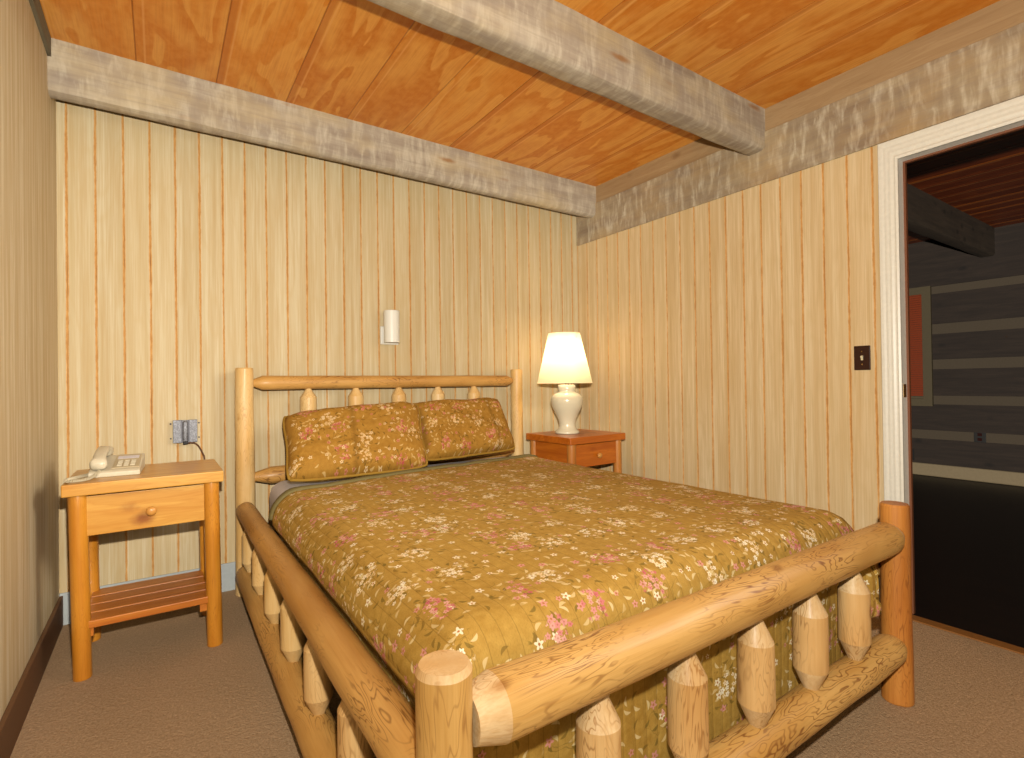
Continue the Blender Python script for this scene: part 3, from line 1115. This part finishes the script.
mk('harp', boxes(((-.002, -.052, .336), (.002, -.048, .66)), ((-.002, .048, .336), (.002, .052, .66)), ((-.002, -.052, .656), (.002, .052, .66)),
                 ((-.110, -.0015, .655), (.110, .0015, .658)), ((-.0015, -.110, .655), (.0015, .110, .658))), M['brass'], lp)

# ------------------------------------------------------------------ WALL LIGHT
sc = thing('wall_sconce', 'white cylinder reading light on the back wall above the headboard', 'wall light', (-1.585, 0, 1.425))
mk('back_plate', boxes(((-.052, -.016, -.100), (.065, 0, .012))), M['enamel'], sc, bevel=.004)
mk('arm', boxes(((-.015, -.030, -.06), (.015, -.016, -.03))), M['enamel'], sc)
bm = lathe([(.0, -.082), (.044, -.085), (.047, -.088), (.047, -.080), (.0475, .105), (.044, .108), (.0, .108)], 40, cap=False)
mk('shade', bm, M['enamel'], sc, (-.003, -.075, -.005), smooth=True).data.set_sharp_from_angle(angle=.7)

# ------------------------------------------------------------------ SURFACE BOX + CORD
jb = thing('outlet_box', 'grey metal outlet box with two cover plates on the back wall', 'electrical box', (-2.665, 0, .853))
mk('box_body', boxes(((-.052, -.024, -.056), (.052, 0, .056))), M['steel'], jb, bevel=.002)
for sx in (-1, 1):
    mk('cover_plate', boxes(((sx * .034 - .0185, -.030, -.057), (sx * .034 + .0185, -.024, .058))), M['steel'], jb, bevel=.002)
mk('adaptor', soft_box((-.012, -.046, -.052), (.012, -.024, .052), .006, 3), M['steel'], jb, smooth=True)
for sx in (-1, 1):
    mk('joint_strip', boxes(((sx * .0155 - .003, -.034, -.056), (sx * .0155 + .003, -.0235, .056))), M['steel_dark'], jb)
    for sz in (-1, 1):
        mk('screw', lathe([(.004, 0), (.004, .003), (.002, .005)], 12), M['steel_dark'], jb, (sx * .061, 0, sz * .037 + .002), (PI / 2, 0, 0))
mk('plug', soft_box((-.010, -.036, -.066), (.012, -.020, -.050), .003, 2), M['black'], jb)
tag(tube('power_cord', bez([(-2.662, -.028, .792), (-2.635, -.030, .793), (-2.612, -.034, .780), (-2.590, -.040, .735), (-2.583, -.045, .69),
                            (-2.585, -.05, .5), (-2.592, -.06, .40), (-2.578, -.05, .30), (-2.600, -.055, .22), (-2.57, -.06, .06), (-2.55, -.07, .006)], 8), .004, M['wire']),
    'brown power cord hanging from the grey box down behind the honey nightstand', 'cord')

# ------------------------------------------------------------------ LIGHT SWITCH
sw = thing('light_switch', 'dark brown switch plate with ivory toggle beside the doorway', 'light switch', (0, -2.018, 1.171))
mk('switch_plate', boxes(((-.006, -.035, -.058), (0, .035, .058))), M['brown_plastic'], sw, bevel=.003)
mk('toggle', boxes(((-.015, -.004, -.002), (-.006, .004, .010))), M['toggle'], sw, bevel=.002)
mk('toggle_slot', boxes(((-.0068, -.0045, -.011), (-.0058, .0045, .011))), M['toggle'], sw)
for sz in (-1, 1):
    mk('screw', lathe([(.003, 0), (.003, .002), (.001, .003)], 10), M['brass'], sw, (-.006, 0, sz * .030), (0, -PI / 2, 0))

# ------------------------------------------------------------------ TELEPHONE
ph = thing('telephone', 'ivory corded desk telephone on the honey pine nightstand', 'telephone', (-2.915, -.428, .727), math.radians(-3))
PW, PD = .165, .235
bm = bmesh.new()
w, d = PW / 2, PD / 2
pf = [(-d, 0), (-d, .018), (-d + .012, .024), (d - .03, .062), (d - .01, .062), (d, .052), (d, 0)]
a = [bm.verts.new((-w, y, z)) for y, z in pf]
b = [bm.verts.new((w, y, z)) for y, z in pf]
for i in range(len(pf)):
    j = (i + 1) % len(pf)
    bm.faces.new((a[i], a[j], b[j], b[i]))
bm.faces.new(a)
bm.faces.new(b[::-1])
mk('phone_base', bm, M['plastic'], ph, bevel=.004)
sl = math.atan2(.038, PD - .042)


def on_slope(x, y, h=0):
    return Vector((x, y, .024 + (y + d - .012) * math.tan(sl) + h))


mk('face_plate', boxes(((-.044, -.085, -.001), (.044, .085, .002))), M['plastic_dark'], ph, on_slope(.032, .0), (sl, 0, 0), bevel=.001)
for r_ in range(4):
    for c_ in range(3):
        mk('button', boxes(((-.008, -.006, 0), (.008, .006, .004))), M['plastic'], ph, on_slope(.010 + c_ * .022, -.062 + r_ * .019, .002), (sl, 0, 0), bevel=.001)
mk('number_card', boxes(((-.036, -.018, 0), (.036, .018, .001))), M['sheet'], ph, on_slope(.032, .045, .002), (sl, 0, 0))
hs = thing('h', '', '')
bpy.data.objects.remove(hs)
# handset: swept bar with two cups
bm = bmesh.new()
HL = .205
rings = []
for i in range(25):
    f = i / 24
    y = -HL / 2 + HL * f
    e = abs(2 * f - 1)
    wd = .021 + .009 * max(0, (e - .55) / .45) ** 1.0
    if e > .93:
        wd *= 1 - .35 * (e - .93) / .07
    zt = .040 + .012 * (1 - e * e) - .012 * max(0, (e - .8) / .2) ** 2
    zb = .030 * (1 - max(0, min(1, (e - .5) / .12))) + 0.002
    hh, cz = (zt - zb) / 2, (zt + zb) / 2
    ring = []
    for k in range(16):
        an = 2 * PI * k / 16
        cx, sz = math.cos(an), math.sin(an)
        ring.append(bm.verts.new((wd * math.copysign(abs(cx) ** .6, cx), y, cz + hh * math.copysign(abs(sz) ** .6, sz))))
    rings.append(ring)
for p, q_ in zip(rings, rings[1:]):
    for k in range(16):
        j = (k + 1) % 16
        bm.faces.new((p[k], p[j], q_[j], q_[k]))
bm.faces.new(rings[0])
bm.faces.new(rings[-1][::-1])
mk('handset', bm, M['plastic'], ph, on_slope(-.052, .0, .002), (sl, 0, 0), smooth=True)
# coiled cord from handset, looping left over the table and back to the base
loc = Matrix.Translation(ph.location) @ Matrix.Rotation(ph.rotation_euler.z, 4, 'Z')
inv = loc.inverted()
cpath = bez([(-2.968, -.535, .752), (-2.985, -.575, .738), (-3.01, -.610, .734), (-3.045, -.640, .737), (-3.060, -.610, .737), (-3.05, -.545, .734), (-3.0, -.46, .734), (-2.985, -.40, .735)], 40)
pts = []
Lc = 0
for i in range(len(cpath) - 1):
    p, q_ = cpath[i], cpath[i + 1]
    t_ = (q_ - p).normalized()
    s_ = t_.cross(Vector((0, 0, 1))).normalized()
    u_ = s_.cross(t_)
    for k in range(4):
        f = k / 4
        an = Lc / .0062 * 2 * PI
        pts.append(inv @ (p.lerp(q_, f) + .0048 * (math.cos(an) * s_ + math.sin(an) * u_)))
        Lc += (q_ - p).length / 4
pts2 = [Vector(p) + Vector(ph.location) for p in pts]
tube('coiled_cord', pts2, .0016, M['cordplastic'], ph, 5)

# ------------------------------------------------------------------ CAMERA
S = .951
fpx, yaw, pit, rol = 519.5645, math.radians(34.2048), math.radians(.4329), math.radians(-.7808)
Cc = Vector((-2.9163 * S, -3.2862 * S, 1.13 * S))
Fv = Vector((math.sin(yaw) * math.cos(pit), math.cos(yaw) * math.cos(pit), math.sin(pit)))
Rv = Vector((math.cos(yaw), -math.sin(yaw), 0))
Uv = Rv.cross(Fv)
R2 = math.cos(rol) * Rv + math.sin(rol) * Uv
U2 = -math.sin(rol) * Rv + math.cos(rol) * Uv
cam = bpy.data.cameras.new('camera')
cam.sensor_width = 36
cam.lens = fpx / 1024 * 36
cam.clip_start = .02
co = bpy.data.objects.new('camera', cam)
COL.objects.link(co)
co.matrix_world = Matrix.Translation(Cc) @ Matrix((R2, U2, -Fv)).transposed().to_4x4()
SC.camera = co

# ------------------------------------------------------------------ LIGHT
def lamp(name, typ, loc, energy, color, size=.05, target=None, falloff=None):
    l = bpy.data.lights.new(name, typ)
    l.energy = energy
    l.color = color
    if typ == 'AREA':
        l.size = size
    else:
        l.shadow_soft_size = size
    if falloff:
        l.use_nodes = True
        nt = l.node_tree
        em = next(n for n in nt.nodes if n.type == 'EMISSION')
        fo = nt.nodes.new('ShaderNodeLightFalloff')
        fo.inputs['Strength'].default_value = 1
        nt.links.new(fo.outputs[falloff], em.inputs['Strength'])
    o = bpy.data.objects.new(name, l)
    COL.objects.link(o)
    o.location = loc
    if target is not None:
        o.rotation_euler = (Vector(target) - Vector(loc)).to_track_quat('-Z', 'Y').to_euler()
    return o


lamp('flash', 'POINT', Cc + Vector((.03, -.02, .20)), 33.5, (1, .96, .865), .018, falloff='Constant')
lamp('room_fill', 'AREA', (-.35, -3.3, 2.2), 18, (1, .97, .88), 1.3, (-3.15, -1.3, 1.3)).data.spread = math.radians(70)  # added unseen fill lamp, aimed to brighten the left wall
lamp('lamp_bulb', 'POINT', (-.458, -.372, .722 + .54), 5, (1, .85, .64), .03)
w = bpy.data.worlds.new('world')
SC.world = w
w.use_nodes = True
w.node_tree.nodes['Background'].inputs[0].default_value = (1, .9, .75, 1)
w.node_tree.nodes['Background'].inputs[1].default_value = .02
SC.view_settings.view_transform = 'Standard'
SC.view_settings.look = 'None'
SC.view_settings.exposure = 0
SC.cycles.diffuse_bounces = 1
SC.cycles.max_bounces = 8
